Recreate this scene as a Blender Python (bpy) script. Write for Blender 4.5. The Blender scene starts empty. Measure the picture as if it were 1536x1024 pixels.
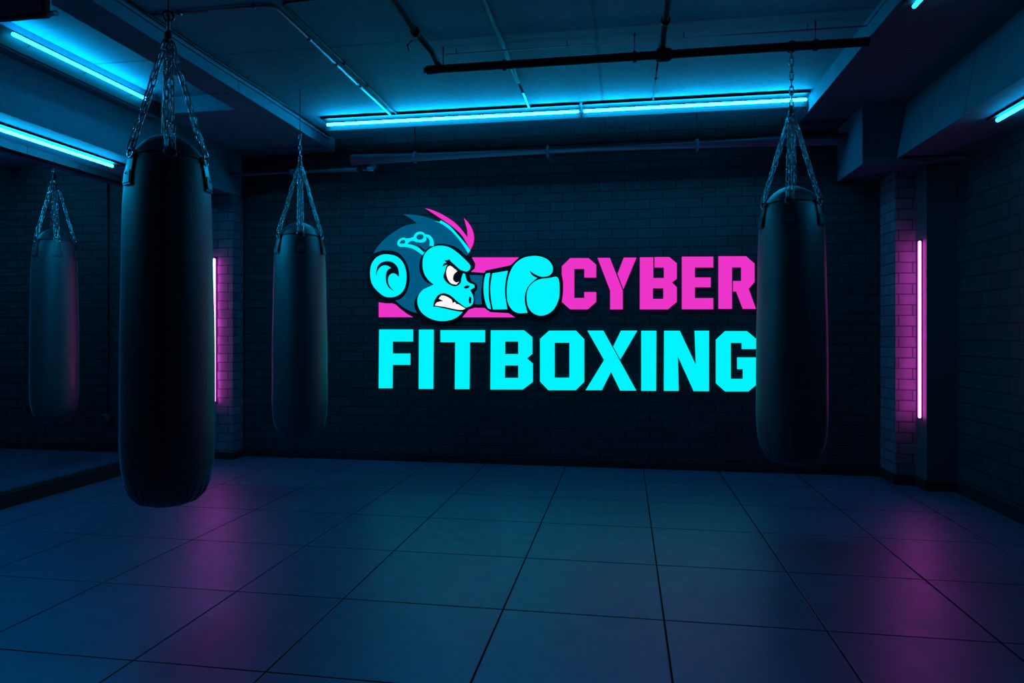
import bpy, bmesh, math, random
from mathutils import Vector, Matrix
random.seed(7)
S = 1.1                      # metres per layout unit (layout unit = camera height)
PSI = math.radians(9.37)
c_, s_ = math.cos(PSI), math.sin(PSI)
scene = bpy.context.scene
COL = scene.collection
FLOOR_D = 5.12               # back wall distance
CEIL = 2.54

# ------------------------------------------------------------------ materials
def new_mat(name):
    m = bpy.data.materials.new(name); m.use_nodes = True
    nt = m.node_tree; nt.nodes.clear()
    out = nt.nodes.new('ShaderNodeOutputMaterial')
    b = nt.nodes.new('ShaderNodeBsdfPrincipled')
    nt.links.new(b.outputs[0], out.inputs[0])
    return m, nt, b

def setc(b, color, rough, metal=0.0, spec=0.5):
    b.inputs['Base Color'].default_value = (*color, 1)
    b.inputs['Roughness'].default_value = rough
    b.inputs['Metallic'].default_value = metal
    b.inputs['Specular IOR Level'].default_value = spec

def math_node(nt, op, a=None, b=None, c=None):
    n = nt.nodes.new('ShaderNodeMath'); n.operation = op
    for i, v in enumerate((a, b, c)):
        if v is None: continue
        if hasattr(v, 'links'): nt.links.new(v, n.inputs[i])
        else: n.inputs[i].default_value = v
    return n.outputs[0]

def ramp(nt, fac, stops):
    r = nt.nodes.new('ShaderNodeValToRGB')
    e = r.color_ramp.elements
    e[0].position, e[0].color = stops[0][0], (*stops[0][1], 1)
    e[1].position, e[1].color = stops[-1][0], (*stops[-1][1], 1)
    for p, col in stops[1:-1]:
        k = e.new(p); k.color = (*col, 1)
    nt.links.new(fac, r.inputs[0])
    return r.outputs[0]

def noise(nt, vec, scale, detail=4, rough=0.6):
    n = nt.nodes.new('ShaderNodeTexNoise')
    n.inputs['Scale'].default_value = scale; n.inputs['Detail'].default_value = detail
    n.inputs['Roughness'].default_value = rough
    nt.links.new(vec, n.inputs['Vector'])
    return n.outputs['Fac']

def bump(nt, b, height, strength, dist):
    n = nt.nodes.new('ShaderNodeBump'); n.inputs['Strength'].default_value = strength
    n.inputs['Distance'].default_value = dist
    nt.links.new(height, n.inputs['Height']); nt.links.new(n.outputs[0], b.inputs['Normal'])

def plain(name, color, rough, metal=0.0, spec=0.5, nscale=0, nstr=0.0, var=0.0):
    m, nt, b = new_mat(name); setc(b, color, rough, metal, spec)
    if nscale:
        tc = nt.nodes.new('ShaderNodeTexCoord').outputs['Object']
        f = noise(nt, tc, nscale)
        if var:
            lo = tuple(x*(1-var) for x in color); hi = tuple(min(1, x*(1+var)) for x in color)
            nt.links.new(ramp(nt, f, [(0.3, lo), (0.7, hi)]), b.inputs['Base Color'])
        bump(nt, b, f, nstr, 0.01)
    return m

def emit(name, color, strength):
    m = bpy.data.materials.new(name); m.use_nodes = True
    nt = m.node_tree; nt.nodes.clear()
    out = nt.nodes.new('ShaderNodeOutputMaterial'); e = nt.nodes.new('ShaderNodeEmission')
    e.inputs[0].default_value = (*color, 1); e.inputs[1].default_value = strength
    nt.links.new(e.outputs[0], out.inputs[0])
    return m

def brick(name, axis, bw, rh, base, mortar, off=(0, 0), spec=0.3):
    m, nt, b = new_mat(name); setc(b, base, 0.62, 0, spec)
    tc = nt.nodes.new('ShaderNodeTexCoord').outputs['Object']
    sp = nt.nodes.new('ShaderNodeSeparateXYZ'); nt.links.new(tc, sp.inputs[0])
    cb = nt.nodes.new('ShaderNodeCombineXYZ')
    wob = noise(nt, tc, 3.0, 2)
    wz = math_node(nt, 'MULTIPLY_ADD', wob, 0.012, off[1])
    ax = math_node(nt, 'ADD', sp.outputs[0], sp.outputs[1]) if axis == 'xy' else sp.outputs[axis]
    nt.links.new(math_node(nt, 'ADD', ax, off[0]), cb.inputs[0])
    nt.links.new(math_node(nt, 'ADD', sp.outputs[2], wz), cb.inputs[1])
    t = nt.nodes.new('ShaderNodeTexBrick')
    nt.links.new(cb.outputs[0], t.inputs['Vector'])
    t.inputs['Scale'].default_value = 1.0
    t.inputs['Brick Width'].default_value = bw*S
    t.inputs['Row Height'].default_value = rh*S
    t.inputs['Mortar Size'].default_value = 0.0045
    t.inputs['Mortar Smooth'].default_value = 0.35
    t.inputs['Bias'].default_value = 0.0
    t.inputs['Color1'].default_value = (*[x*0.85 for x in base], 1)
    t.inputs['Color2'].default_value = (*[x*1.15 for x in base], 1)
    t.inputs['Mortar'].default_value = (*mortar, 1)
    mix = nt.nodes.new('ShaderNodeMix'); mix.data_type = 'RGBA'; mix.blend_type = 'MULTIPLY'
    mix.inputs['Factor'].default_value = 1.0
    f = noise(nt, tc, 9.0, 5)
    nt.links.new(t.outputs['Color'], mix.inputs[6])
    nt.links.new(ramp(nt, f, [(0.25, (0.75,)*3), (0.75, (1.15,)*3)]), mix.inputs[7])
    nt.links.new(mix.outputs[2], b.inputs['Base Color'])
    fine = noise(nt, tc, 60.0, 3)
    h = math_node(nt, 'MULTIPLY_ADD', t.outputs['Fac'], -1.3, 1.3)
    h = math_node(nt, 'MULTIPLY_ADD', fine, 0.18, h)
    bump(nt, b, h, 0.85, 0.012)
    return m

def floor_mat(xs, ys):
    m, nt, b = new_mat('rubber_tile'); setc(b, (0.1, 0.105, 0.11), 0.42, 0, 0.5)
    tc = nt.nodes.new('ShaderNodeTexCoord').outputs['Object']
    sp = nt.nodes.new('ShaderNodeSeparateXYZ'); nt.links.new(tc, sp.inputs[0])
    def chain(sock, vals):
        cur = None
        for v in vals:
            d = math_node(nt, 'ABSOLUTE', math_node(nt, 'SUBTRACT', sock, v*S))
            cur = d if cur is None else math_node(nt, 'MINIMUM', cur, d)
        return cur
    d = math_node(nt, 'MINIMUM', chain(sp.outputs[0], xs), chain(sp.outputs[1], ys))
    mr = nt.nodes.new('ShaderNodeMapRange'); mr.interpolation_type = 'SMOOTHSTEP'
    mr.inputs['From Min'].default_value = 0.0018; mr.inputs['From Max'].default_value = 0.0055
    nt.links.new(d, mr.inputs['Value']); line = mr.outputs[0]
    big = noise(nt, tc, 1.3, 3); fine = noise(nt, tc, 160.0, 2, 0.7); mid = noise(nt, tc, 12.0, 5)
    base = ramp(nt, big, [(0.3, FLOOR_LO), (0.7, FLOOR_HI)])
    mix = nt.nodes.new('ShaderNodeMix'); mix.data_type = 'RGBA'; mix.blend_type = 'MULTIPLY'
    mix.inputs['Factor'].default_value = 1.0
    nt.links.new(base, mix.inputs[6])
    nt.links.new(ramp(nt, fine, [(0.3, (0.72,)*3), (0.7, (1.25,)*3)]), mix.inputs[7])
    mix2 = nt.nodes.new('ShaderNodeMix'); mix2.data_type = 'RGBA'
    nt.links.new(line, mix2.inputs['Factor'])
    mix2.inputs[6].default_value = (0.004, 0.004, 0.005, 1)
    nt.links.new(mix.outputs[2], mix2.inputs[7])
    nt.links.new(mix2.outputs[2], b.inputs['Base Color'])
    nt.links.new(math_node(nt, 'MULTIPLY', line, FLOOR_SPEC), b.inputs['Specular IOR Level'])
    nt.links.new(ramp(nt, mid, [(0.3, (FLOOR_ROUGH-0.05,)*3), (0.7, (FLOOR_ROUGH+0.05,)*3)]), b.inputs['Roughness'])
    b.inputs['Specular Tint'].default_value = (0.7, 0.45, 1.0, 1)
    h = math_node(nt, 'MULTIPLY_ADD', fine, 0.12, line)
    bump(nt, b, h, 0.5, 0.004)
    return m

FLOOR_LO, FLOOR_HI, FLOOR_SPEC, FLOOR_ROUGH = (0.004, 0.058, 0.094), (0.006, 0.080, 0.128), 0.9, 0.41

def ceiling_mat(name, col, seams_x=(), seams_y=()):
    m, nt, b = new_mat(name); setc(b, col, 0.75, 0, 0.25)
    tc = nt.nodes.new('ShaderNodeTexCoord').outputs['Object']
    sp = nt.nodes.new('ShaderNodeSeparateXYZ'); nt.links.new(tc, sp.inputs[0])
    f = noise(nt, tc, 2.2, 6, 0.65); g = noise(nt, tc, 24.0, 5, 0.7)
    base = ramp(nt, f, [(0.25, tuple(x*0.8 for x in col)), (0.75, tuple(x*1.1 for x in col))])
    mix = nt.nodes.new('ShaderNodeMix'); mix.data_type = 'RGBA'; mix.blend_type = 'MULTIPLY'
    mix.inputs['Factor'].default_value = 1.0
    nt.links.new(base, mix.inputs[6])
    nt.links.new(ramp(nt, g, [(0.25, (0.82,)*3), (0.6, (1.05,)*3)]), mix.inputs[7])
    outc = mix.outputs[2]; hh = g
    cur = None
    for ax, vals in ((0, seams_x), (1, seams_y)):
        for v in vals:
            wob = math_node(nt, 'MULTIPLY_ADD', f, 0.03, v*S-0.015)
            d = math_node(nt, 'ABSOLUTE', math_node(nt, 'SUBTRACT', sp.outputs[ax], wob))
            cur = d if cur is None else math_node(nt, 'MINIMUM', cur, d)
    if cur is not None:
        mr = nt.nodes.new('ShaderNodeMapRange'); mr.interpolation_type = 'SMOOTHSTEP'
        mr.inputs['From Min'].default_value = 0.0; mr.inputs['From Max'].default_value = 0.02
        nt.links.new(cur, mr.inputs['Value'])
        m2 = nt.nodes.new('ShaderNodeMix'); m2.data_type = 'RGBA'
        nt.links.new(mr.outputs[0], m2.inputs['Factor'])
        m2.inputs[6].default_value = (*[x*0.6 for x in col], 1)
        nt.links.new(outc, m2.inputs[7]); outc = m2.outputs[2]
    nt.links.new(outc, b.inputs['Base Color'])
    bump(nt, b, hh, 0.25, 0.006)
    return m

XS = [-6.0+0.542*0, -5.36, -4.82, -4.27, -3.73, -3.19, -2.63, -2.06, -1.48, -1.045, -0.434, 0.136, 0.67, 1.20, 1.72]
YS = [1.868+0.567*k for k in range(-5, 1)] + [2.431, 3.003, 3.573, 4.13, 4.70]
M = {}
M['floor'] = floor_mat(XS, YS)
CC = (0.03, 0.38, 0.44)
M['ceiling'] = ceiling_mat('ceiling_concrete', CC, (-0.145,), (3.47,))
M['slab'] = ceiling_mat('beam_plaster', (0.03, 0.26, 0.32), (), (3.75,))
M['slab_shaded'] = ceiling_mat('shaded_plaster', (0.030, 0.125, 0.165), (), (3.75,))  # slab plaster with the dimness of the right side put into its colour
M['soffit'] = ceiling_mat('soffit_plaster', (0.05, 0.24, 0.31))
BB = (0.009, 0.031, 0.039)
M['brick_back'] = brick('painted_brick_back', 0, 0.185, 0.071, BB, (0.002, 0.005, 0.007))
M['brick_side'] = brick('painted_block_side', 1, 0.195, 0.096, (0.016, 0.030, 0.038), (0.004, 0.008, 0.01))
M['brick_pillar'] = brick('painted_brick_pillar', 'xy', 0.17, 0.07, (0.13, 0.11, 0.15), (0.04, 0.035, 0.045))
M['pillar_side'] = plain('pillar_paint', (0.05, 0.06, 0.075), 0.6, 0, 0.3, 20, 0.2)
M['base'] = plain('black_skirting', (0.012, 0.012, 0.014), 0.5, 0, 0.3, 30, 0.1)
M['pipe_black'] = plain('black_pipe_paint', (0.006, 0.008, 0.009), 0.65, 0, 0.15, 30, 0.15)
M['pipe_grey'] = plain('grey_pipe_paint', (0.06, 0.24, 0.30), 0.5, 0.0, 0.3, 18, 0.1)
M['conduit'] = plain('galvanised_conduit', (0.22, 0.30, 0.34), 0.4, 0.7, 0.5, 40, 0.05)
M['steel'] = plain('chain_steel', (0.38, 0.42, 0.44), 0.27, 1.0, 0.5)
M['dark_steel'] = plain('dark_steel', (0.09, 0.09, 0.1), 0.4, 0.9, 0.5)
M['cable'] = plain('black_cable', (0.01, 0.01, 0.012), 0.5, 0, 0.4)
M['leather'] = plain('black_leather', (0.030, 0.032, 0.042), 0.46, 0, 1.0, 75, 0.18)
M['leather'].node_tree.nodes['Principled BSDF'].inputs['Sheen Weight'].default_value = 1.0
M['leather'].node_tree.nodes['Principled BSDF'].inputs['Sheen Tint'].default_value = (0.4, 0.7, 1.0, 1)
M['leather'].node_tree.nodes['Principled BSDF'].inputs['Sheen Roughness'].default_value = 0.2
M['leather2'] = plain('black_strap_leather', (0.02, 0.021, 0.023), 0.38, 0, 0.6, 60, 0.1)
M['patch'] = plain('strap_patch', (0.06, 0.065, 0.07), 0.4, 0, 0.5, 60, 0.1)
M['housing'] = plain('strip_housing', (0.012, 0.016, 0.018), 0.6, 0.0, 0.2)
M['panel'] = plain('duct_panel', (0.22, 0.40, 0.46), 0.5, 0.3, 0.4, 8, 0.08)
CY = (0.004, 0.47, 1.0)
M['cyan_tube'] = emit('cyan_light_tube', CY, 105.0)
M['cyan_tube_dim'] = emit('cyan_light_tube_dim', CY, 38.0)
M['cyan_tube_faint'] = emit('cyan_light_tube_faint', CY, 14.0)
M['pink_tube'] = emit('pink_light_tube', (1.0, 0.10, 0.85), 17)
M['s_cyan'] = emit('lit_cyan_acrylic', (0.0, 0.90, 0.98), 1.0)
M['s_pink'] = emit('lit_pink_acrylic', (0.84, 0.035, 0.58), 1.0)
M['s_navy'] = emit('lit_navy_acrylic', (0.0, 0.10, 0.22), 1.0)
M['s_white'] = emit('lit_white_acrylic', (0.97, 0.93, 0.93), 1.0)
M['s_dark'] = plain('sign_black', (0.004, 0.008, 0.012), 0.6, 0, 0.2)

# ------------------------------------------------------------------ helpers
def link(name, bm, mat, parent=None, smooth=False, mods=None):
    """bm is in layout units; scaled to metres here."""
    bmesh.ops.scale(bm, vec=(S, S, S), verts=bm.verts)
    bmesh.ops.recalc_face_normals(bm, faces=bm.faces)
    me = bpy.data.meshes.new(name); bm.to_mesh(me); bm.free()
    me.materials.append(mat)
    if smooth:
        for p in me.polygons: p.use_smooth = True
    o = bpy.data.objects.new(name, me); COL.objects.link(o)
    if parent is not None: o.parent = parent
    return o

def empty(name, loc=(0, 0, 0), rz=0):
    o = bpy.data.objects.new(name, None); COL.objects.link(o)
    o.empty_display_size = 0.05
    o.location = Vector(loc)*S; o.rotation_euler = (0, 0, rz)
    return o

def tag(o, label, cat, group=None):
    o['label'] = label; o['category'] = cat
    if group: o['group'] = group
    return o

def struct(o, label):
    o['kind'] = 'structure'; o['label'] = label
    return o

def box(bm, a, b, bev=0.0):
    vs = []
    for x in (a[0], b[0]):
        for y in (a[1], b[1]):
            for z in (a[2], b[2]):
                vs.append(bm.verts.new((x, y, z)))
    for f in ((0,1,3,2), (4,6,7,5), (0,4,5,1), (2,3,7,6), (0,2,6,4), (1,5,7,3)):
        bm.faces.new([vs[i] for i in f])
    if bev:
        es = list({e for v in vs for e in v.link_edges})
        bmesh.ops.bevel(bm, geom=es, offset=bev, segments=2, affect='EDGES', profile=0.5)
    return bm

def B(a, b, bev=0.0):
    return box(bmesh.new(), a, b, bev)

def frame_of(d):
    d = d.normalized()
    up = Vector((0, 0, 1)) if abs(d.z) < 0.9 else Vector((1, 0, 0))
    x = d.cross(up).normalized(); y = x.cross(d).normalized()
    return x, y

def tube(bm, pts, r, n=10, caps=True):
    pts = [Vector(p) for p in pts]; rings = []
    x = None
    for i, p in enumerate(pts):
        if i == 0: d = pts[1]-pts[0]
        elif i == len(pts)-1: d = pts[-1]-pts[-2]
        else: d = (pts[i+1]-pts[i]).normalized()+(pts[i]-pts[i-1]).normalized()
        d.normalize()
        if x is None: x, y = frame_of(d)
        else:
            x = (x - d*x.dot(d)).normalized(); y = d.cross(x)
        rr = r[i] if isinstance(r, (list, tuple)) else r
        rings.append([bm.verts.new(p + x*math.cos(2*math.pi*k/n)*rr + y*math.sin(2*math.pi*k/n)*rr) for k in range(n)])
    for a, b in zip(rings, rings[1:]):
        for k in range(n):
            bm.faces.new((a[k], a[(k+1) % n], b[(k+1) % n], b[k]))
    if caps:
        bm.faces.new(rings[0]); bm.faces.new(rings[-1][::-1])
    return bm

def T(pts, r, n=10): return tube(bmesh.new(), pts, r, n)

def chain_link(bm, p, q, roll, w, r, n=12, m=6):
    """one stadium-shaped link between p and q"""
    p, q = Vector(p), Vector(q); d = (q-p); L = d.length/2; c = (p+q)/2; d.normalize()
    x, y = frame_of(d)
    sx = x*math.cos(roll)+y*math.sin(roll); nx = d.cross(sx)
    path = []
    st = max(L-w, 0.0)
    for k in range(n):
        a = 2*math.pi*k/n
        yy = math.sin(a)*w + (st if math.sin(a) > 0.01 else (-st if math.sin(a) < -0.01 else 0))
        path.append((math.cos(a)*w, yy, a))
    rings = []
    for (px, py, a) in path:
        ctr = c + sx*px + d*py
        out = sx*math.cos(a) + d*math.sin(a)
        rings.append([bm.verts.new(ctr + out*math.cos(2*math.pi*k/m)*r + nx*math.sin(2*math.pi*k/m)*r) for k in range(m)])
    for i in range(n):
        a, b = rings[i], rings[(i+1) % n]
        for k in range(m):
            bm.faces.new((a[k], a[(k+1) % m], b[(k+1) % m], b[k]))

def chain(bm, a, b, ll=0.05, w=0.0105, r=0.0034, sag=0.0, phase=0.0):
    a, b = Vector(a), Vector(b); L = (b-a).length
    n = max(2, round(L/(ll*0.80))); pts = []
    for i in range(n+1):
        t = i/n; p = a.lerp(b, t)
        p.z -= sag*4*t*(1-t)
        pts.append(p)
    for i in range(n):
        d = (pts[i+1]-pts[i]); e = d*0.12
        chain_link(bm, pts[i]-e, pts[i+1]+e, phase + (math.pi/2)*(i % 2) + random.uniform(-.3, .3), w, r)

# ------------------------------------------------------------------ shell
YB = -1.3
XL, XR, XB = -3.48, 2.06, -5.7
struct(link('floor', B((XB, YB, -0.05), (XR+0.1, FLOOR_D+0.1, 0)), M['floor']), 'large square dark floor tiles with thin joints')
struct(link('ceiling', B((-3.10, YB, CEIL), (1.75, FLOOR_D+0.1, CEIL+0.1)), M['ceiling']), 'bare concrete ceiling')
struct(link('wall_back', B((XB, FLOOR_D, 0), (XR+0.1, FLOOR_D+0.12, CEIL)), M['brick_back']), 'dark painted brick wall behind the sign')
struct(link('wall_right', B((XR, YB, 0), (XR+0.12, FLOOR_D, 2.12)), M['brick_side']), 'dark painted block wall on the right')
struct(link('wall_front', B((XB, YB-0.1, 0), (XR, YB, CEIL)), M['brick_back']), 'wall behind the viewer')
# left side: lintel above the long opening, bay added behind it in place of a mirror's reflection
struct(link('wall_left', B((XL-0.07, YB, 2.055), (XL, 4.97, 2.10)), M['brick_side']), 'narrow band of wall above the long mirror opening on the left')
struct(link('wall_mirror_bay', B((XB-0.1, YB, 0), (XB, FLOOR_D, CEIL)), M['brick_side']), 'far wall of the bay added in place of a mirror reflection')
struct(link('ceiling_mirror_bay', B((XB, YB, 2.434), (-3.68, FLOOR_D, 2.52)), M['slab']), 'ceiling of the bay added in place of a mirror reflection')
tn = [0]
def trim(bm, mat, label):
    tn[0] += 1
    return struct(link('trim_%d' % tn[0], bm, mat), label)
# left beam beside main ceiling and the closed slab at the back
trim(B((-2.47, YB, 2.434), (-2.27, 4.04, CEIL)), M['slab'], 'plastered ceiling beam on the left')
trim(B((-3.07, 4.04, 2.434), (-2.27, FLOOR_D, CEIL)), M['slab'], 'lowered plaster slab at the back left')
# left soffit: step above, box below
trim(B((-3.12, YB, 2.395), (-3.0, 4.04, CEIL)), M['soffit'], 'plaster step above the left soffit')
trim(B((-3.76, YB, 2.10), (-3.07, FLOOR_D, 2.434)), M['soffit'], 'boxed soffit along the left mirror opening')
# right slab and soffit
trim(B((1.175, YB, 2.434), (1.76, FLOOR_D, CEIL)), M['slab_shaded'], 'lowered slab on the right')
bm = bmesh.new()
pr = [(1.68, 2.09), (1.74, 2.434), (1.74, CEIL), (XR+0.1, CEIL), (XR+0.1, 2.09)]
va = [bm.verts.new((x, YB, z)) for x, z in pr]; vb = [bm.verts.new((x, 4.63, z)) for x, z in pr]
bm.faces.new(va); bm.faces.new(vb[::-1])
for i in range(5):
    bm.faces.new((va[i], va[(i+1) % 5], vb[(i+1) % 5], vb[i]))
trim(bm, M['slab_shaded'], 'boxed soffit along the right wall')
trim(B((1.48, 4.61, 2.065), (XR+0.1, FLOOR_D, 2.44)), M['slab_shaded'], 'boxed bulkhead in the back right corner')
trim(B((1.465, 4.56, 2.055), (XR+0.05, 4.62, 2.075)), M['slab_shaded'], 'thin ledge under the back right bulkhead')
# pillars
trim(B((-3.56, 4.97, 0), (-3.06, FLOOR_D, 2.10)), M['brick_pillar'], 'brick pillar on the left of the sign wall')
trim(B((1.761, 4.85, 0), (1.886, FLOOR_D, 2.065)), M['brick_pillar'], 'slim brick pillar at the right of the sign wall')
trim(B((1.886, 4.69, 0), (XR+0.05, FLOOR_D, 2.065)), M['pillar_side'], 'plastered corner pillar on the right')
# baseboards
bh = 0.056
struct(link('baseboard_back', B((-3.06, FLOOR_D-0.012, 0), (1.761, FLOOR_D, bh)), M['base']), 'black skirting under the sign wall')
struct(link('baseboard_mirror_bay', B((XB, FLOOR_D-0.012, 0), (-3.56, FLOOR_D, bh)), M['base']), 'black skirting in the bay added in place of a mirror reflection')
bm = B((-3.57, 4.958, 0), (-3.048, 4.97, bh)); box(bm, (-3.06, 4.97, 0), (-3.048, FLOOR_D-0.012, bh))
struct(link('baseboard_left_pillar', bm, M['base']), 'black skirting around the left pillar')
bm = B((1.749, 4.838, 0), (1.874, 4.85, bh+.008)); box(bm, (1.749, 4.85, 0), (1.761, FLOOR_D-0.012, bh+.008))
box(bm, (1.874, 4.678, 0), (1.886, 4.838, bh+.008)); box(bm, (1.886, 4.678, 0), (XR-.012, 4.69, bh+.008))
struct(link('baseboard_right_pillar', bm, M['base']), 'black skirting around the right pillars')
struct(link('baseboard_right', B((XR-0.012, YB, 0), (XR, 4.678, bh+.012)), M['base']), 'black skirting along the right wall')
bm = B((XL-0.09, YB, 0), (XL, 4.957, 0.083)); box(bm, (XL-0.035, YB, 0.083), (XL-0.022, 4.957, 0.089))
struct(link('baseboard_left', bm, M['base']), 'low black sill along the left mirror opening')

# ------------------------------------------------------------------ sign
F = 1024.0
def wall_pt(u, v, Y):
    z = Y/(c_ + s_*(u-768)/F); r = (u-768)/F*z
    return (r*c_ - z*s_, 1 - (v-499)/F*z)

def poly_mesh(bm, loops, y0, y1):
    """loops: lists of (x, z); filled and extruded from front y0 to back y1"""
    es = []
    for lp in loops:
        vs = [bm.verts.new((x, y0, z)) for x, z in lp]
        es += [bm.edges.new((vs[i], vs[(i+1) % len(vs)])) for i in range(len(vs))]
    r = bmesh.ops.triangle_fill(bm, use_beauty=True, edges=es)
    fs = [g for g in r['geom'] if isinstance(g, bmesh.types.BMFace)]
    ex = bmesh.ops.extrude_face_region(bm, geom=fs, use_keep_orig=True)
    bmesh.ops.translate(bm, vec=(0, y1-y0, 0), verts=[g for g in ex['geom'] if isinstance(g, bmesh.types.BMVert)])

def smooth_loop(p, n=4):
    out = []
    N = len(p)
    for i in range(N):
        p0, p1, p2, p3 = [Vector(p[(i+k-1) % N]) for k in range(4)]
        # keep sharp corners sharp
        def ang(a, b, c):
            v1 = (b-a); v2 = (c-b)
            if v1.length < 1e-6 or v2.length < 1e-6: return 0
            return v1.angle(v2)
        t1 = Vector((0, 0)) if ang(p0, p1, p2) > 1.05 else (p2-p0)/2
        t2 = Vector((0, 0)) if ang(p1, p2, p3) > 1.05 else (p3-p1)/2
        L = (p2-p1).length
        if t1.length > L: t1 = t1.normalized()*L
        if t2.length > L: t2 = t2.normalized()*L
        if t1.length == 0: t1 = (p2-p1)*0.6
        if t2.length == 0: t2 = (p2-p1)*0.6
        for k in range(n):
            t = k/n; h1 = 2*t**3-3*t**2+1; h2 = t**3-2*t**2+t; h3 = -2*t**3+3*t**2; h4 = t**3-t**2
            out.append(p1*h1 + t1*h2 + p2*h3 + t2*h4)
    return [(q.x, q.y) for q in out]

SIGN_Y = FLOOR_D - 0.012
def conv(pts, k, ox, oy):
    return [wall_pt(ox + x/k, oy + y/k, SIGN_Y) for x, y in pts]

sign = empty('wall_sign', (-0.25, FLOOR_D, 0.6))
tag(sign, 'glowing cyan and pink wall sign reading CYBER FITBOXING with a boxing monkey emblem', 'sign')
def sign_part(name, loops, mat, parent, lay=0, label=None, thick=0.012):
    bm = bmesh.new()
    y0 = FLOOR_D - thick - lay*0.0012
    poly_mesh(bm, loops, y0, FLOOR_D - 0.001 if lay == 0 else y0 + 0.0016)
    bmesh.ops.translate(bm, vec=(0.25, -FLOOR_D, -0.6), verts=bm.verts)
    o = link(name, bm, mat, parent)
    if label: o['label'] = label
    return o

K3, O3 = 1536/310, (830, 370)
K4, O4 = 1536/290, (560, 480)
K5, O5 = 5.12, (840, 480)
cyber = {
 'C': [[(125,84),(262,84),(318,132),(318,228),(230,228),(230,164),(155,164),(155,380),(230,380),(230,336),(318,336),(318,410),(255,465),(125,465),(63,410),(73,330),(73,265),(63,205),(63,145)]],
 'Y': [[(328,82),(420,82),(516,325),(516,465),(422,465),(422,325)], [(524,80),(618,80),(520,316),(477,200)]],
 'B': [[(643,78),(743,78),(743,232),(822,232),(822,153),(752,153),(752,76),(862,76),(918,122),(918,238),(882,265),(918,300),(918,410),(852,465),(643,465)], [(740,308),(818,308),(818,387),(740,387)]],
 'E': [[(956,73),(1189,73),(1189,153),(1052,153),(1052,228),(1170,228),(1170,300),(1052,300),(1052,381),(1189,381),(1189,464),(956,464)]],
 'R': [[(1228,70),(1433,70),(1496,125),(1496,262),(1452,312),(1506,461),(1409,461),(1360,332),(1337,332),(1337,254),(1397,254),(1397,152),(1328,152),(1328,461),(1228,461)]],
}
fit = [
 ('F', K4, O4, [[(46,74),(313,74),(313,170),(151,170),(151,265),(291,265),(291,355),(151,355),(149,541),(42,541)]]),
 ('I', K4, O4, [[(362,75),(477,75),(474,546),(360,546)]]),
 ('T', K4, O4, [[(533,79),(886,79),(886,175),(765,175),(762,548),(647,548),(650,175),(533,175)]]),
 ('B', K4, O4, [[(933,80),(1197,80),(1262,135),(1262,268),(1220,304),(1266,345),(1266,492),(1187,551),(929,551)], [(1046,170),(1151,170),(1151,269),(1046,269)], [(1045,360),(1151,360),(1151,459),(1043,459)]]),
 ('O', 1, (0,0), [[(823.6,495.7),(863.8,495.6),(876.3,508.5),(876.3,572.6),(863.8,584.9),(822.4,585),(810,572.1),(810,507.9)], [(831.9,513.9),(854.1,513.9),(854.1,566.4),(831.9,566.4)]]),
 ('X', K5, O5, [[(210,80),(333,80),(586,541),(462,541),(392,398),(322,537),(197,537),(338,306)], [(468,80),(594,80),(464,302),(408,203)]]),
 ('I', K5, O5, [[(624,81),(740,81),(738,543),(624,543)]]),
 ('N', K5, O5, [[(800,81),(920,81),(1044,345),(1034,81),(1145,81),(1145,545),(1027,545),(905,277),(912,543),(798,543)]]),
 ('G', K5, O5, [[(1268,84),(1436,84),(1518,153),(1518,222),(1397,222),(1397,175),(1312,175),(1312,451),(1405,451),(1405,376),(1362,376),(1362,286),(1518,286),(1518,488),(1448,547),(1268,547),(1198,485),(1198,150)]]),
]
for ch, loops in cyber.items():
    sign_part('letter', [conv(l, K3, *O3) for l in loops], M['s_pink'], sign, 0, 'glowing pink letter %s' % ch)
for ch, k, o, loops in fit:
    sign_part('letter', [conv(l, k, *o) for l in loops], M['s_cyan'], sign, 0, 'glowing cyan letter %s' % ch)

def E(pts, n=4):
    return conv(smooth_loop(pts, n) if n > 1 else pts, 5.12, 550, 300)
def stroke(pts, w, n=5, closed=False):
    """a ribbon polygon around an open path (in tracing units)"""
    P = [Vector(p) for p in pts]; q = []
    N = len(P)
    for i in range(N-1):
        p0, p1, p2, p3 = P[max(i-1, 0)], P[i], P[i+1], P[min(i+2, N-1)]
        for k in range(n):
            t = k/n
            q.append(0.5*((2*p1)+(p2-p0)*t+(2*p0-5*p1+4*p2-p3)*t*t+(3*p1-p0-3*p2+p3)*t**3))
    q.append(P[-1])
    l, r = [], []
    for i, p in enumerate(q):
        d = (q[min(i+1, len(q)-1)]-q[max(i-1, 0)]).normalized(); nrm = Vector((-d.y, d.x))
        ww = (w[0]+(w[1]-w[0])*i/(len(q)-1) if isinstance(w, tuple) else w)/2
        l.append(p+nrm*ww); r.append(p-nrm*ww)
    return [tuple(v) for v in l+r[::-1]]
def oval(cx, cy, a, b, rot=0, n=20):
    return [(cx+a*math.cos(t)*math.cos(rot)-b*math.sin(t)*math.sin(rot), cy+a*math.cos(t)*math.sin(rot)+b*math.sin(t)*math.cos(rot)) for t in [2*math.pi*k/n for k in range(n)]]

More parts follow.
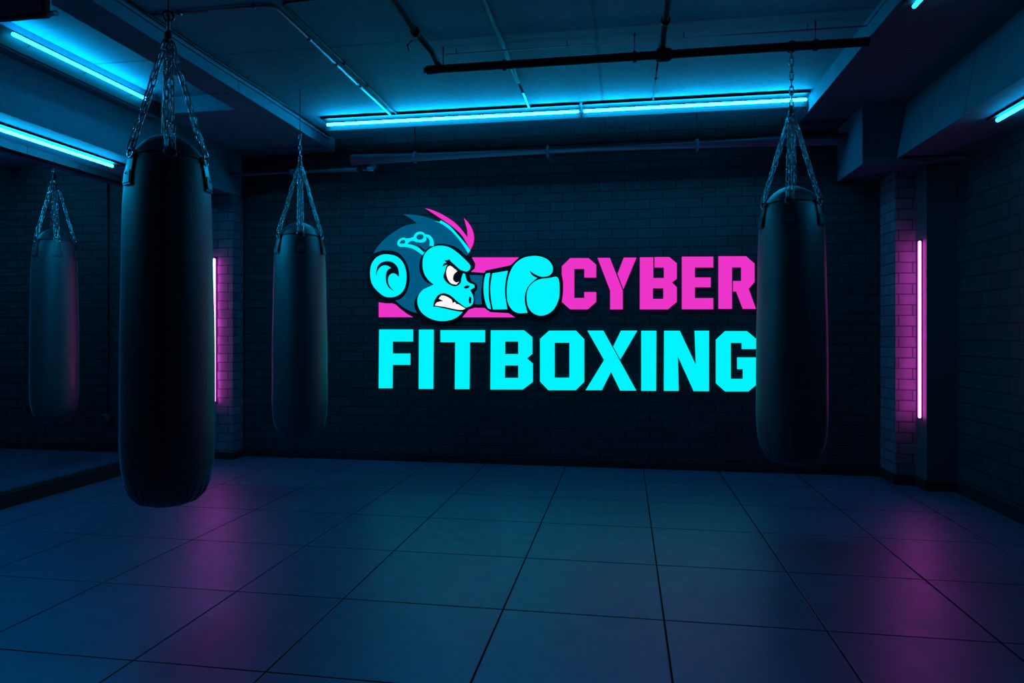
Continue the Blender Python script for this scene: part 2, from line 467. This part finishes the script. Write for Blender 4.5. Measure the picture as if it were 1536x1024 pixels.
emb = sign_part('emblem', [E([(5,600),(10,500),(50,412),(110,330),(200,240),(290,195),(385,172),(500,145),(640,215),(760,365),(785,420),(815,440),(835,490),(830,530),(805,562),(880,570),(905,540),(920,530),(1100,490),(1160,440),(1240,410),(1320,410),(1400,445),(1442,510),(1440,560),(1480,578),(1505,640),(1503,750),(1460,850),(1390,905),(1310,905),(1240,885),(1150,885),(1090,862),(930,862),(890,822),(840,832),(790,840),(740,890),(650,940),(550,945),(460,915),(380,880),(300,855),(220,790),(150,768),(70,730),(20,670)], 3)],
    M['s_dark'], sign, 0, 'boxing monkey head emblem with black outline')
def ep(name, loops, mat, lay, label=None, n=4):
    return sign_part(name, [E(l, n) for l in loops], mat, emb, lay, label)
ep('bar', [[(808,440),(1170,440),(1105,500),(915,540),(905,558),(800,551),(830,525),(835,490)]], M['s_pink'], 1, 'pink bar above the arm', 1)
ep('bar', [[(735,900),(785,840),(830,826),(905,828),(950,860),(1090,868),(1140,900)]], M['s_pink'], 1, 'pink bar below the arm', 1)
ep('bar', [[(93,785),(150,793),(195,793),(220,800),(260,835),(310,873),(357,899),(93,899)]], M['s_pink'], 1, 'pink bar below the ear', 1)
ep('fur', [[(52,410),(90,350),(160,280),(240,225),(300,195),(385,178),(335,140),(278,108),(360,112),(450,128),(540,160),(600,190),(660,235),(710,290),(760,355),(785,405),(768,428),(700,370),(640,345),(560,335),(490,355),(440,400),(410,460),(405,530),(425,590),(460,630),(510,650),(455,670),(400,715),(370,770),(368,820),(385,868),(320,845),(270,815),(220,770),(265,755),(310,700),(330,620),(325,540),(300,470),(250,410),(190,388),(120,388)]], M['s_navy'], 1, 'dark blue fur of the head')
ep('arm', [[(790,575),(893,578),(885,640),(880,720),(885,800),(832,800),(830,710),(850,680),(840,640),(805,620)]], M['s_navy'], 1, 'dark blue arm')
ep('hair_stripe', [[(520,160),(560,168),(570,155),(640,200),(700,265),(760,335),(797,385),(780,410),(740,345),(690,280),(635,225),(575,182)]], M['s_cyan'], 2)
ep('mohawk', [[(448,62),(500,75),(580,110),(660,160),(720,215),(775,285),(772,230),(748,138),(790,185),(815,235),(826,290),(818,340),(798,382),(765,325),(735,277),(700,238),(640,190),(580,150),(515,106)]], M['s_pink'], 3, 'pink mohawk crest')
ep('ear', [[(160,416),(230,432),(280,480),(305,560),(300,650),(270,710),(210,743),(140,740),(80,695),(40,640),(27,570),(35,500),(65,450),(110,422)]], M['s_cyan'], 2)
ep('ear_curl', [[(73,582),(78,530),(100,490),(145,470),(195,475),(235,510),(248,555),(248,590),(225,568),(195,563),(170,585),(165,625),(180,665),(212,700),(175,675),(152,635),(148,580),(160,540),(188,520),(160,503),(125,503),(100,520),(82,550)]], M['s_dark'], 3)
bm = bmesh.new()
y0 = FLOOR_D-0.012-0.0024
for lp in ([oval(275,324,42,33,-0.55), oval(276,324,23,16,-0.55)], [oval(408,283,47,41,-0.2), oval(410,283,28,22,-0.2)],
           [stroke([(296,302),(330,301),(366,290)], 18)], [stroke([(440,272),(478,280),(500,315),(498,352)], (18, 34))],
           [stroke([(300,350),(318,322),(350,306),(385,318)], 12)], [stroke([(455,290),(446,312),(415,320),(385,312)], 13)],
           [stroke([(248,345),(315,350),(375,368),(438,410)], (22, 32))]):
    poly_mesh(bm, [conv(l, 5.12, 550, 300) for l in lp], y0, y0+0.0016); y0 -= 0.00004
bmesh.ops.translate(bm, vec=(0.25, -FLOOR_D, -0.6), verts=bm.verts)
link('head_marking', bm, M['s_cyan'], emb)
ep('head_notch', [[(395,343),(450,385),(440,402),(400,362)]], M['s_dark'], 3, None, 1)
ep('face', [[(430,500),(435,440),(465,390),(515,358),(575,350),(640,365),(700,405),(760,460),(795,500),(793,530),(770,548),(735,552),(755,565),(765,600),(790,635),(825,645),(830,670),(795,690),(815,730),(820,780),(800,812),(765,825),(745,850),(700,895),(640,922),(560,928),(480,905),(420,860),(392,800),(395,740),(430,690),(490,660),(515,648),(480,620),(450,580),(435,540)]], M['s_cyan'], 2)
ep('eyebrow', [[(585,512),(592,488),(615,480),(597,463),(628,460),(635,452),(645,468),(680,500),(720,535),(760,548),(782,552),(765,566),(735,560),(700,552),(660,515),(630,498),(605,500)]], M['s_dark'], 4, None, 2)
ep('eye_outline', [[(590,590),(602,545),(615,505),(640,492),(680,515),(742,558),(728,600),(722,635),(690,660),(650,655),(612,628)]], M['s_dark'], 3)
ep('eye', [[(612,560),(622,515),(642,503),(670,520),(700,545),(672,570),(665,610),(688,632),(712,625),(690,650),(650,640),(625,610)]], M['s_white'], 4, 'white of the eye')
ep('nostril', [[(747,668),(770,655),(795,660),(780,675),(755,680)]], M['s_dark'], 3)
ep('nostril', [[(790,740),(803,748),(803,790),(790,795),(785,770)]], M['s_dark'], 3)
ep('nose_line', [stroke([(762,570),(776,618),(815,640),(838,650),(842,675),(815,698),(800,692)], 9)], M['s_dark'], 3, None, 1)
ep('mouth', [[(512,818),(520,775),(550,730),(590,715),(640,730),(700,780),(740,810),(772,832),(755,852),(735,858),(680,850),(600,832),(545,820)]], M['s_dark'], 3)
ep('teeth', [[(525,810),(540,785),(590,775),(555,757),(575,733),(610,738),(655,765),(660,790),(680,782),(690,800),(702,798),(760,832),(735,843),(680,838),(600,820)]], M['s_white'], 4, 'white clenched teeth', 2)
ep('cuff', [[(915,565),(948,558),(938,640),(938,740),(955,838),(930,828),(908,770),(898,690),(903,610)]], M['s_cyan'], 1)
ep('cuff', [[(965,562),(1085,542),(1068,620),(1063,720),(1080,838),(970,840),(955,760),(950,660)]], M['s_cyan'], 1)
ep('glove', [[(1080,640),(1095,570),(1130,500),(1190,450),(1260,430),(1330,432),(1395,460),(1428,510),(1425,555),(1395,582),(1340,588),(1290,568),(1250,540),(1270,575),(1310,598),(1250,650),(1220,710),(1215,780),(1235,865),(1170,868),(1120,845),(1085,790),(1076,710)]], M['s_cyan'], 1, 'cyan boxing glove')
ep('glove_thumb', [[(1330,607),(1400,598),(1455,588),(1475,610),(1482,680),(1475,760),(1440,835),(1390,875),(1330,887),(1275,865),(1240,820),(1228,750),(1240,680),(1280,632)]], M['s_cyan'], 1)

# ------------------------------------------------------------------ light strips
def strip(name, a, b, plate, mat, label, group, r=0.0095, cat='light', shield=None):
    """a, b: tube ends; plate: (min, max) of the backing channel; origin at the tube middle"""
    a, b = Vector(a), Vector(b); mid = (a+b)/2
    t = empty(name, mid); tag(t, label, cat, group)
    d = (b-a).normalized()
    bm = bmesh.new(); n = 12
    L = (b-a).length
    pts = [a-mid + d*(r*0.0), a-mid+d*r*0.35, a-mid+d*r, b-mid-d*r, b-mid-d*r*0.35, b-mid]
    tube(bm, pts, [r*0.45, r*0.85, r, r, r*0.85, r*0.45], n)
    link('tube', bm, mat, t, True)
    p0, p1 = Vector(plate[0])-mid, Vector(plate[1])-mid
    link('channel', B(p0, p1, 0.002), M['housing'], t)
    if shield:
        link('light_shield', B(Vector(shield[0])-mid, Vector(shield[1])-mid, 0.001), M['housing'], t)  # black strip added behind the tube to keep light off the back wall
        for f in (0.1, 0.5, 0.9):
            xx = shield[0][0]+(shield[1][0]-shield[0][0])*f
            link('light_shield_arm', B(Vector((xx-.004, shield[0][1], 2.50))-mid, Vector((xx+.004, shield[1][1]+0.004, 2.53))-mid), M['housing'], t)
    # spacer clips between tube and channel
    ctr = (p0+p1)/2
    for f in (0.12, 0.5, 0.88):
        q = (a-mid).lerp(b-mid, f)
        tgt = Vector(ctr); 
        for i in range(3):
            if abs(d[i]) > 0.5: tgt[i] = q[i]
        # only move along the axis toward the channel
        link('clip', T([q, tgt], 0.003, 6), M['housing'], t)
    return t
G1 = 'cyan ceiling light strips'
yb = 4.63
strip('light_strip', (-2.115, yb, 2.497), (-0.305, yb, 2.497), ((-2.14, yb-0.05, 2.525), (-0.299, yb+0.05, CEIL)), M['cyan_tube'], 'long cyan light strip on the ceiling above the monkey emblem', G1, shield=((-2.14, yb+0.033, 2.462), (-0.299, yb+0.038, 2.502)))
strip('light_strip', (-0.275, yb, 2.497), (1.153, yb, 2.497), ((-0.281, yb-0.05, 2.525), (1.165, yb+0.05, CEIL)), M['cyan_tube'], 'cyan light strip on the ceiling above the sign letters, ending at the right beam', G1, shield=((-0.281, yb+0.033, 2.462), (1.165, yb+0.038, 2.502)))
strip('light_strip', (-2.970, 2.91, 2.470), (-2.970, 3.87, 2.470), ((-3.0, 2.85, 2.405), (-2.994, 4.03, 2.50)), M['cyan_tube_dim'], 'upper of the two slanting cyan light strips at top left', G1)  # wide black backing plate added to keep the lit step face dark
strip('light_strip', (-3.26, 1.30, 2.076), (-3.26, 3.93, 2.076), ((-3.30, 1.25, 2.090), (-3.22, 4.0, 2.10)), M['cyan_tube'], 'lower cyan light strip under the left soffit, cut by the photo edge', G1)
strip('light_strip', (1.845, 2.6, 2.066), (1.845, 3.78, 2.066), ((1.82, 2.55, 2.080), (1.87, 3.83, 2.09)), M['cyan_tube_dim'], 'cyan light strip under the right soffit above the block wall', G1)
strip('light_strip', (1.235, 2.75, 2.41), (1.235, 3.2, 2.41), ((1.20, 2.7, 2.422), (1.27, 3.24, 2.434)), M['cyan_tube_faint'], 'short visible tip of a cyan light strip at the top right photo edge', G1)
strip('light_strip', (-5.2, 2.8, 2.41), (-5.2, 4.6, 2.41), ((-5.25, 2.75, 2.422), (-5.15, 4.65, 2.434)), M['cyan_tube'], 'added cyan light strip on the mirror bay ceiling, unseen, lighting the far left bag', G1)  # unseen strip added to light the far left bag and its bay
G2 = 'vertical pink light strips'
strip('light_strip', (-3.203, 4.945, 0.454), (-3.203, 4.945, 1.588), ((-3.213, 4.962, 0.44), (-3.193, 4.97, 1.60)), M['pink_tube'], 'vertical pink light strip on the left brick pillar behind the largest bag', G2, 0.0085)
strip('light_strip', (1.874, 4.765, 0.452), (1.874, 4.765, 1.591), ((1.881, 4.75, 0.44), (1.886, 4.78, 1.60)), M['pink_tube'], 'vertical pink light strip between the two right pillars', G2, 0.0085)

# ------------------------------------------------------------------ punching bags
PROF = [(0.0, 0.0), (0.004, 0.06), (0.017, 0.108), (0.045, 0.14), (0.09, 0.162), (0.15, 0.174), (0.24, 0.1795), (0.45, 0.179), (0.7, 0.176), (0.95, 0.171), (1.1, 0.167), (1.17, 0.163), (1.22, 0.156), (1.26, 0.147), (1.29, 0.137)]
def rad(z):
    for (z0, r0), (z1, r1) in zip(PROF, PROF[1:]):
        if z0 <= z <= z1: return r0+(r1-r0)*(z-z0)/(z1-z0)
    return PROF[-1][1]
def lathe(bm, prof, n=64, rip=0.0, seed=0):
    rnd = random.Random(seed); ph = [rnd.uniform(0, 6.28) for _ in range(6)]
    rings = []
    for z, r in prof:
        if r <= 0: rings.append([bm.verts.new((0, 0, z))]); continue
        ring = []
        for k in range(n):
            a = 2*math.pi*k/n
            w = 1 + rip*(math.sin(3*a+ph[0]+z*5)*0.5+math.sin(7*a+ph[1]-z*9)*0.3+math.sin(2*a+ph[2]+z*14)*0.4)
            ring.append(bm.verts.new((r*w*math.cos(a), r*w*math.sin(a), z)))
        rings.append(ring)
    for a, b in zip(rings, rings[1:]):
        if len(a) == 1 and len(b) == 1: continue
        for k in range(n):
            k2 = (k+1) % n
            if len(a) == 1: bm.faces.new((a[0], b[k2], b[k]))
            elif len(b) == 1: bm.faces.new((a[k], a[k2], b[0]))
            else: bm.faces.new((a[k], a[k2], b[k2], b[k]))
    return bm
def dense(prof, step=0.03):
    out = []
    for (z0, r0), (z1, r1) in zip(prof, prof[1:]):
        n = max(1, int((z1-z0)/step))
        out += [(z0+(z1-z0)*k/n, r0+(r1-r0)*k/n) for k in range(n)]
    return out+[prof[-1]]
APEX = 1.735
def curved_patch(th, z0, z1, w0, w1, off, t):
    """strap piece hugging the bag at angle th (0 = +y' facing) from z0 to z1"""
    bm = bmesh.new(); nz, nw = 8, 6; A, Bv = [], []
    for i in range(nz+1):
        z = z0+(z1-z0)*i/nz; w = w0+(w1-w0)*i/nz; ra, rb = [], []
        for j in range(nw+1):
            a = th + ((j/nw-0.5)*w)/rad(z)
            for lst, rr in ((ra, rad(z)+off), (rb, rad(z)+off+t)):
                lst.append(bm.verts.new((rr*math.cos(a), rr*math.sin(a), z)))
        A.append(ra); Bv.append(rb)
    for i in range(nz):
        for j in range(nw):
            bm.faces.new((A[i][j], A[i+1][j], A[i+1][j+1], A[i][j+1]))
            bm.faces.new((Bv[i][j], Bv[i][j+1], Bv[i+1][j+1], Bv[i+1][j]))
        for j in (0, nw):
            bm.faces.new((A[i][j], Bv[i][j], Bv[i+1][j], A[i+1][j]))
    for i in (0, nz):
        for j in range(nw):
            bm.faces.new((A[i][j], A[i][j+1], Bv[i][j+1], Bv[i][j]))
    return bm

def make_bag():
    root = empty('punching_bag')
    body = link('bag_body', lathe(bmesh.new(), dense(PROF), 72, 0.006, 3), M['leather'], root, True)
    # gathered bottom seam and pleats
    bm = bmesh.new()
    for k in range(28):
        a = 2*math.pi*k/28 + random.uniform(-.05, .05)
        pts = []
        for z in (0.006, 0.02, 0.045, 0.08, 0.11):
            r = rad(z)+0.0005; pts.append((r*math.cos(a), r*math.sin(a), z))
        tube(bm, pts, [0.003, 0.0035, 0.003, 0.002, 0.0006], 6)
    link('pleats', bm, M['leather'], body, True)
    bm = bmesh.new()
    ringp = [(rad(1.285)*1.012*math.cos(2*math.pi*k/48), rad(1.285)*1.012*math.sin(2*math.pi*k/48), 1.285) for k in range(49)]
    tube(bm, ringp, 0.0055, 8, False)
    link('rim_piping', bm, M['leather2'], body, True)
    top = [(1.285, 0.139), (1.302, 0.130), (1.322, 0.114), (1.342, 0.092), (1.358, 0.066), (1.369, 0.038), (1.374, 0.015), (1.375, 0.0)]
    link('top_cover', lathe(bmesh.new(), dense(top, 0.012), 48, 0.05, 9), M['leather'], root, True)
    for th in (0, math.radians(64), math.radians(-64), math.pi):
        s = link('strap', curved_patch(th, 1.165, 1.292, 0.075 if th == 0 else 0.058, 0.04, 0.002, 0.006), M['leather2'], root, False)
        link('stitched_patch', curved_patch(th, 1.172, 1.218, 0.046, 0.040, 0.0085, 0.003), M['patch'], s)
        cx, cy = math.cos(th), math.sin(th)
        # rivet
        rr = rad(1.205)+0.011
        bm = T([(cx*rr, cy*rr, 1.205), (cx*(rr+0.004), cy*(rr+0.004), 1.205)], [0.006, 0.004], 10)
        link('rivet', bm, M['steel'], s, True)
        # ring sewn into the strap
        bm = bmesh.new(); rr = rad(1.28)+0.012
        tx, ty = -cy, cx
        pts = []
        for k in range(17):
            a = 2*math.pi*k/16
            w, h = 0.022*math.cos(a), 0.018*math.sin(a)
            pts.append((cx*(rr-0.1*h) + tx*w, cy*(rr-0.1*h)+ty*w, 1.282+h))
        tube(bm, pts, 0.004, 6, False)
        link('strap_ring', bm, M['steel'], s, True)
        # rivet chain pair climbing to the swivel
        bm = bmesh.new()
        for sd in (-1, 1):
            a0 = (cx*rr + tx*0.013*sd, cy*rr + ty*0.013*sd, 1.295)
            a1 = (cx*0.012 + tx*0.009*sd, cy*0.012 + ty*0.009*sd, APEX-0.01)
            chain(bm, a0, a1, 0.052 if sd < 0 else 0.047, 0.0088, 0.0031, sag=0.006*(1+sd*0.5), phase=sd*0.8)
        link('chain', bm, M['steel'], root, True)
    # swivel
    bm = bmesh.new()
    lathe(bm, [(APEX-0.02, 0.0), (APEX-0.018, 0.012), (APEX, 0.017), (APEX+0.02, 0.013), (APEX+0.03, 0.006), (APEX+0.04, 0.006), (APEX+0.041, 0.0)], 16)
    link('swivel', bm, M['dark_steel'], root, True)
    return root

def copy_tree(o, parent=None):
    c = o.copy(); COL.objects.link(c)
    if parent is not None: c.parent = parent
    for ch in list(KIDS.get(o.name, [])): copy_tree(ch, c)
    return c
proto = make_bag()
KIDS = {}
for o in list(COL.objects):
    if o.parent: KIDS.setdefault(o.parent.name, []).append(o)
def bag_at(first, x, y, z, label, extra):
    r = proto if first else copy_tree(proto)
    r.location = Vector((x, y, z))*S
    r.rotation_euler = (0, 0, math.atan2(-y, -x) + extra)
    tag(r, label, 'punching bag', 'black punching bags on chains')
    return r
b2 = bag_at(False, -2.03, 4.05, 0.325, 'black punching bag hanging just left of the monkey emblem on a thin wire', 0.02)
b3 = bag_at(False, 0.817, 3.57, 0.352, 'black punching bag at the right overlapping the last sign letters', -0.05)
b4 = bag_at(False, -3.996, 4.256, 0.365, 'smallest black punching bag at far left beyond the low black sill, in place of a mirror reflection', 0.1)  # solid bag standing in for one reflected in a mirror
b1 = bag_at(True, -1.677, 2.30, 0.36, 'largest and nearest black punching bag in front of the left pink light', 0.04)
top0 = APEX + 0.038
for b_, k_ in ((b1, 0.895), (b2, 0.945), (b3, 0.93), (b4, 0.835)): b_.scale = (k_, k_, 1.0)
# nearest: shackle with a thin cable to the ceiling
bm = bmesh.new(); pts = [(0.024*math.cos(2*math.pi*k/16), 0.0, top0+0.022+0.024*math.sin(2*math.pi*k/16)) for k in range(17)]
tube(bm, pts, 0.0065, 8, False)
pts = [(0.0, 0.020*math.cos(2*math.pi*k/16), top0+0.045+0.020*math.sin(2*math.pi*k/16)) for k in range(17)]
tube(bm, pts, 0.005, 8, False)
link('shackle', bm, M['dark_steel'], b1, True)
link('hanging_cable', T([(0, 0, top0+0.06), (0, 0, CEIL-0.36)], 0.0022, 6), M['cable'], b1, True)
# second: thin wire to the ceiling
bm = bmesh.new(); chain(bm, (0, 0, top0-0.012), (0, 0, top0+0.16), 0.045, 0.0085, 0.003)
link('hanging_chain', bm, M['steel'], b2, True)
link('hanging_wire', T([(0, 0, top0+0.155), (0, 0, CEIL-0.325)], 0.0025, 6), M['dark_steel'], b2, True)
# third: chain to the black pipe
bm = bmesh.new(); chain(bm, (0, 0, top0-0.012), (0, 0, 2.42-0.352-0.02), 0.047, 0.0095, 0.0034)
link('hanging_chain', bm, M['steel'], b3, True)
pts = [(0.0, 0.028*math.cos(2*math.pi*k/18), 2.42-0.352+0.028*math.sin(2*math.pi*k/18)) for k in range(19)]
bm = bmesh.new(); tube(bm, pts, 0.004, 8, False)
link('pipe_loop', bm, M['dark_steel'], b3, True)
# fourth: two chains spreading to the mirror bay ceiling
bm = bmesh.new()
for sd in (-1, 1):
    chain(bm, (0.003*sd, 0.004*sd, top0-0.012), (-0.012*sd, 0.030*sd, 2.434-0.365-0.002), 0.045, 0.008, 0.003)
link('hanging_chain', bm, M['steel'], b4, True)

# ------------------------------------------------------------------ pipes, conduits, cables
def pipe_thing(name, pts, r, mat, label, cat='pipe', n=16):
    p0 = Vector(pts[0]); t = empty(name, p0); tag(t, label, cat)
    link('tube', T([Vector(p)-p0 for p in pts], r, n), mat, t, True)
    return t, p0
def clamp(t, p0, p, axis, r, mat, l=0.015, name='clamp'):
    d = Vector(axis)*l
    q = Vector(p)-p0
    return link(name, T([q-d, q-d*0.6, q+d*0.6, q+d], [r*0.85, r, r, r*0.85], 14), mat, t, True)

# black transverse pipe
PY, PZ = 3.57, 2.42
t, p0 = pipe_thing('overhead_pipe', [(-1.07, PY, PZ), (-1.055, PY, PZ), (-0.97, PY, PZ+0.002), (1.175, PY, PZ)], [0.017, 0.024, 0.0215, 0.0215], M['pipe_black'], 'thick black pipe crossing below the ceiling from side to side')
for x in (-0.63, 0.05, 0.93): clamp(t, p0, (x, PY, PZ), (1, 0, 0), 0.028, M['pipe_black'], 0.012)
clamp(t, p0, (0.19, PY, PZ), (1, 0, 0), 0.034, M['pipe_black'], 0.045, 'tee_joint')
for x in (-0.965, 0.05, 0.93):
    link('hanger_rod', T([Vector((x, PY, PZ))-p0, Vector((x, PY, CEIL))-p0], 0.0045, 8), M['pipe_black'], t, True)
# thin conduit running above the pipe
t, p0 = pipe_thing('conduit', [(-0.96, 3.60, CEIL-0.03), (1.175, 3.60, CEIL-0.03)], 0.0045, M['conduit'], 'thin conduit running just above the thick black pipe', 'conduit', 8)
for x in (-0.9, -0.3, 0.3, 0.9):
    link('bracket', T([Vector((x, 3.60, CEIL-0.03))-p0, Vector((x, 3.60, CEIL))-p0], 0.004, 6), M['conduit'], t)
# branch pipes toward the viewer
t, p0 = pipe_thing('branch_pipe', [(-1.03, 1.2, 2.50), (-1.03, 3.3, 2.50), (-1.0, 3.45, 2.475), (-0.985, PY-0.01, PZ+0.012)], 0.0155, M['pipe_black'], 'black branch pipe reaching the left end of the thick black pipe')
clamp(t, p0, (-1.03, 3.28, 2.50), (0, 1, 0), 0.023, M['pipe_black'], 0.03, 'coupling')
link('valve_handle', T([Vector((-1.06, 3.33, 2.48))-p0, Vector((-1.09, 3.34, 2.465))-p0, Vector((-1.085, 3.36, 2.44))-p0], 0.006, 8), M['dark_steel'], t, True)
link('bracket', B(Vector((-1.035, 2.6, 2.51))-p0, Vector((-1.025, 2.62, CEIL))-p0), M['pipe_black'], t)
t, p0 = pipe_thing('branch_pipe', [(0.19, 1.2, 2.475), (0.19, 3.42, 2.475), (0.19, 3.5, 2.46), (0.19, PY, PZ+0.01)], 0.0165, M['pipe_black'], 'black branch pipe meeting the thick black pipe at its tee joint')
clamp(t, p0, (0.19, 3.30, 2.475), (0, 1, 0), 0.023, M['pipe_black'], 0.02, 'coupling')
link('bracket', B(Vector((0.185, 2.6, 2.49))-p0, Vector((0.195, 2.62, CEIL))-p0), M['pipe_black'], t)
t, p0 = pipe_thing('branch_pipe', [(-0.637, 1.2, 2.522), (-0.637, 4.08, 2.522)], 0.0135, M['pipe_black'], 'straight black pipe on the ceiling crossing above the thick black pipe')
link('bracket', B(Vector((-0.66, 2.9, 2.52))-p0, Vector((-0.614, 2.92, CEIL))-p0), M['pipe_black'], t)
t, p0 = pipe_thing('conduit', [(-0.640, 4.05, 2.530), (-0.640, 4.575, 2.530)], 0.0075, M['conduit'], 'short pale conduit from the straight black pipe to the light strips', 'conduit', 10)
clamp(t, p0, (-0.640, 4.10, 2.530), (0, 1, 0), 0.0105, M['conduit'])
t, p0 = pipe_thing('conduit', [(0.185, 3.60, 2.532), (0.185, 4.575, 2.532)], 0.005, M['pipe_black'], 'thin dark conduit from the tee joint to the light strips', 'conduit', 8)
clamp(t, p0, (0.185, 4.2, 2.532), (0, 1, 0), 0.008, M['pipe_black'])
# pale conduit on the left; the dark run beside it is mostly shadow
t, p0 = pipe_thing('conduit', [(-2.245, 2.965, 2.530), (-1.66, 2.965, 2.530), (-1.63, 2.975, 2.530), (-1.62, 3.0, 2.530), (-1.62, 4.575, 2.530)], 0.008, M['conduit'], 'pale conduit bending from the left beam toward the light strips', 'conduit', 10)
for y in (3.33, 3.67, 4.02): clamp(t, p0, (-1.62, y, 2.530), (0, 1, 0), 0.0125, M['conduit'])
for x in (-2.1, -1.72): clamp(t, p0, (x, 2.965, 2.530), (1, 0, 0), 0.012, M['conduit'], 0.008)
t, p0 = pipe_thing('conduit', [(-1.2, 2.95, 2.532), (-1.54, 2.95, 2.532), (-1.565, 2.965, 2.532), (-1.575, 2.99, 2.532), (-1.575, 4.575, 2.532)], 0.006, M['pipe_black'], 'dark conduit, mostly a shadow line, beside the pale bent conduit on the left ceiling', 'conduit', 8)
for y in (3.67, 4.02): clamp(t, p0, (-1.575, y, 2.532), (0, 1, 0), 0.010, M['pipe_black'])
# cables along the left beam
for dz, lab in ((0.008, 'upper of two black cables along the left ceiling beam'), (0.034, 'lower of two black cables along the left ceiling beam')):
    pts = [(-2.262, 1.0+k*0.5, CEIL-dz-0.004*math.sin(k*1.7)) for k in range(9)]
    p0 = Vector(pts[0]); o = link('cable', T([Vector(p)-p0 for p in pts], 0.0062, 8), M['pipe_grey'] if dz > .02 else M['cable'], None, True)
    o.location = p0*S; tag(o, lab, 'cable', 'cables along the left beam')
# pipes along the sign wall
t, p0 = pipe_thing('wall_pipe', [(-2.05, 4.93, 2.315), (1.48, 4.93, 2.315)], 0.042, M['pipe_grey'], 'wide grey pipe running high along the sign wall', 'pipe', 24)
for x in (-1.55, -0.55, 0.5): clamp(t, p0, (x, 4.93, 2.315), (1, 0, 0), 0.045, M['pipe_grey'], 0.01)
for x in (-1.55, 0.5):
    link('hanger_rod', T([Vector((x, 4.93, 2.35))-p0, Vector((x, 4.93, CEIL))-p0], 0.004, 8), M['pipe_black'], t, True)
t, p0 = pipe_thing('wall_pipe', [(-3.06, 4.95, 2.245), (-1.95, 4.95, 2.245), (-1.90, 4.95, 2.25), (-1.87, 4.95, 2.28)], 0.02, M['pipe_grey'], 'thin grey pipe high on the sign wall left of the wide pipe', 'pipe', 16)
clamp(t, p0, (-2.55, 4.95, 2.245), (1, 0, 0), 0.0235, M['pipe_grey'], 0.02, 'coupling')
clamp(t, p0, (-1.97, 4.95, 2.245), (1, 0, 0), 0.028, M['pipe_black'], 0.04, 'valve')
link('valve_handle', T([Vector((-1.97, 4.95, 2.245))-p0, Vector((-1.95, 4.90, 2.225))-p0, Vector((-1.86, 4.89, 2.215))-p0], 0.007, 8), M['dark_steel'], t, True)
pts = [(-2.2, FLOOR_D-0.01, 2.416), (-1.0, FLOOR_D-0.01, 2.412), (0.3, FLOOR_D-0.01, 2.418), (1.48, FLOOR_D-0.01, 2.414)]
p0 = Vector(pts[0]); o = link('cable', T([Vector(p)-p0 for p in pts], 0.006, 8), M['cable'], None, True)
o.location = p0*S; tag(o, 'thin black cable above the wide pipe on the sign wall', 'cable')
# mirror bay cable and socket
t = empty('socket_cable', (-4.29, FLOOR_D, 0.29)); tag(t, 'thin dark cable dropping down the brick wall to a small socket box in the mirror bay at left', 'cable')
link('cord', T([(0, -0.008, 0.03), (0.003, -0.008, 0.7), (-0.002, -0.008, 1.3), (0, -0.008, 2.14)], 0.005, 8), M['cable'], t, True)
link('socket_box', B((-0.04, -0.035, -0.028), (0.03, 0, 0.03), 0.006), M['patch'], t)
link('plug', T([(-0.03, -0.035, 0.008), (-0.03, -0.06, 0.008), (-0.045, -0.07, -0.01)], [0.012, 0.011, 0.006], 10), M['dark_steel'], t, True)

# duct panel at the top left
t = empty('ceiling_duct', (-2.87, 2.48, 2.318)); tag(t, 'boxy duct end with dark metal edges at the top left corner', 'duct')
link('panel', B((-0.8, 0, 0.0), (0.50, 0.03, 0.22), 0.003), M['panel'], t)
link('edge_trim', B((-0.8, -0.012, -0.008), (0.51, 0.012, 0.008), 0.002), M['dark_steel'], t)
link('edge_trim', B((0.49, -0.012, 0.0), (0.51, 0.012, 0.22), 0.002), M['pipe_black'], t)
link('end_cap', T([(0.51, -0.0, 0.004), (0.55, -0.0, 0.004)], [0.013, 0.013], 14), M['panel'], t, True)

# ------------------------------------------------------------------ world, camera
w = bpy.data.worlds.new('night'); scene.world = w; w.use_nodes = True
w.node_tree.nodes['Background'].inputs[0].default_value = (0.0, 0.25, 0.45, 1)
w.node_tree.nodes['Background'].inputs[1].default_value = 0.01
cam = bpy.data.cameras.new('camera'); co = bpy.data.objects.new('camera', cam); COL.objects.link(co)
cam.lens = 24; cam.sensor_width = 36; cam.clip_start = 0.02
cam.shift_y = -13/1536
co.location = (0, 0, S); co.rotation_euler = (math.pi/2, 0, PSI)
scene.camera = co
scene.view_settings.view_transform = 'Standard'; scene.view_settings.look = 'None'
scene.view_settings.exposure = 0; scene.view_settings.gamma = 1
scene.view_settings.use_curve_mapping = False
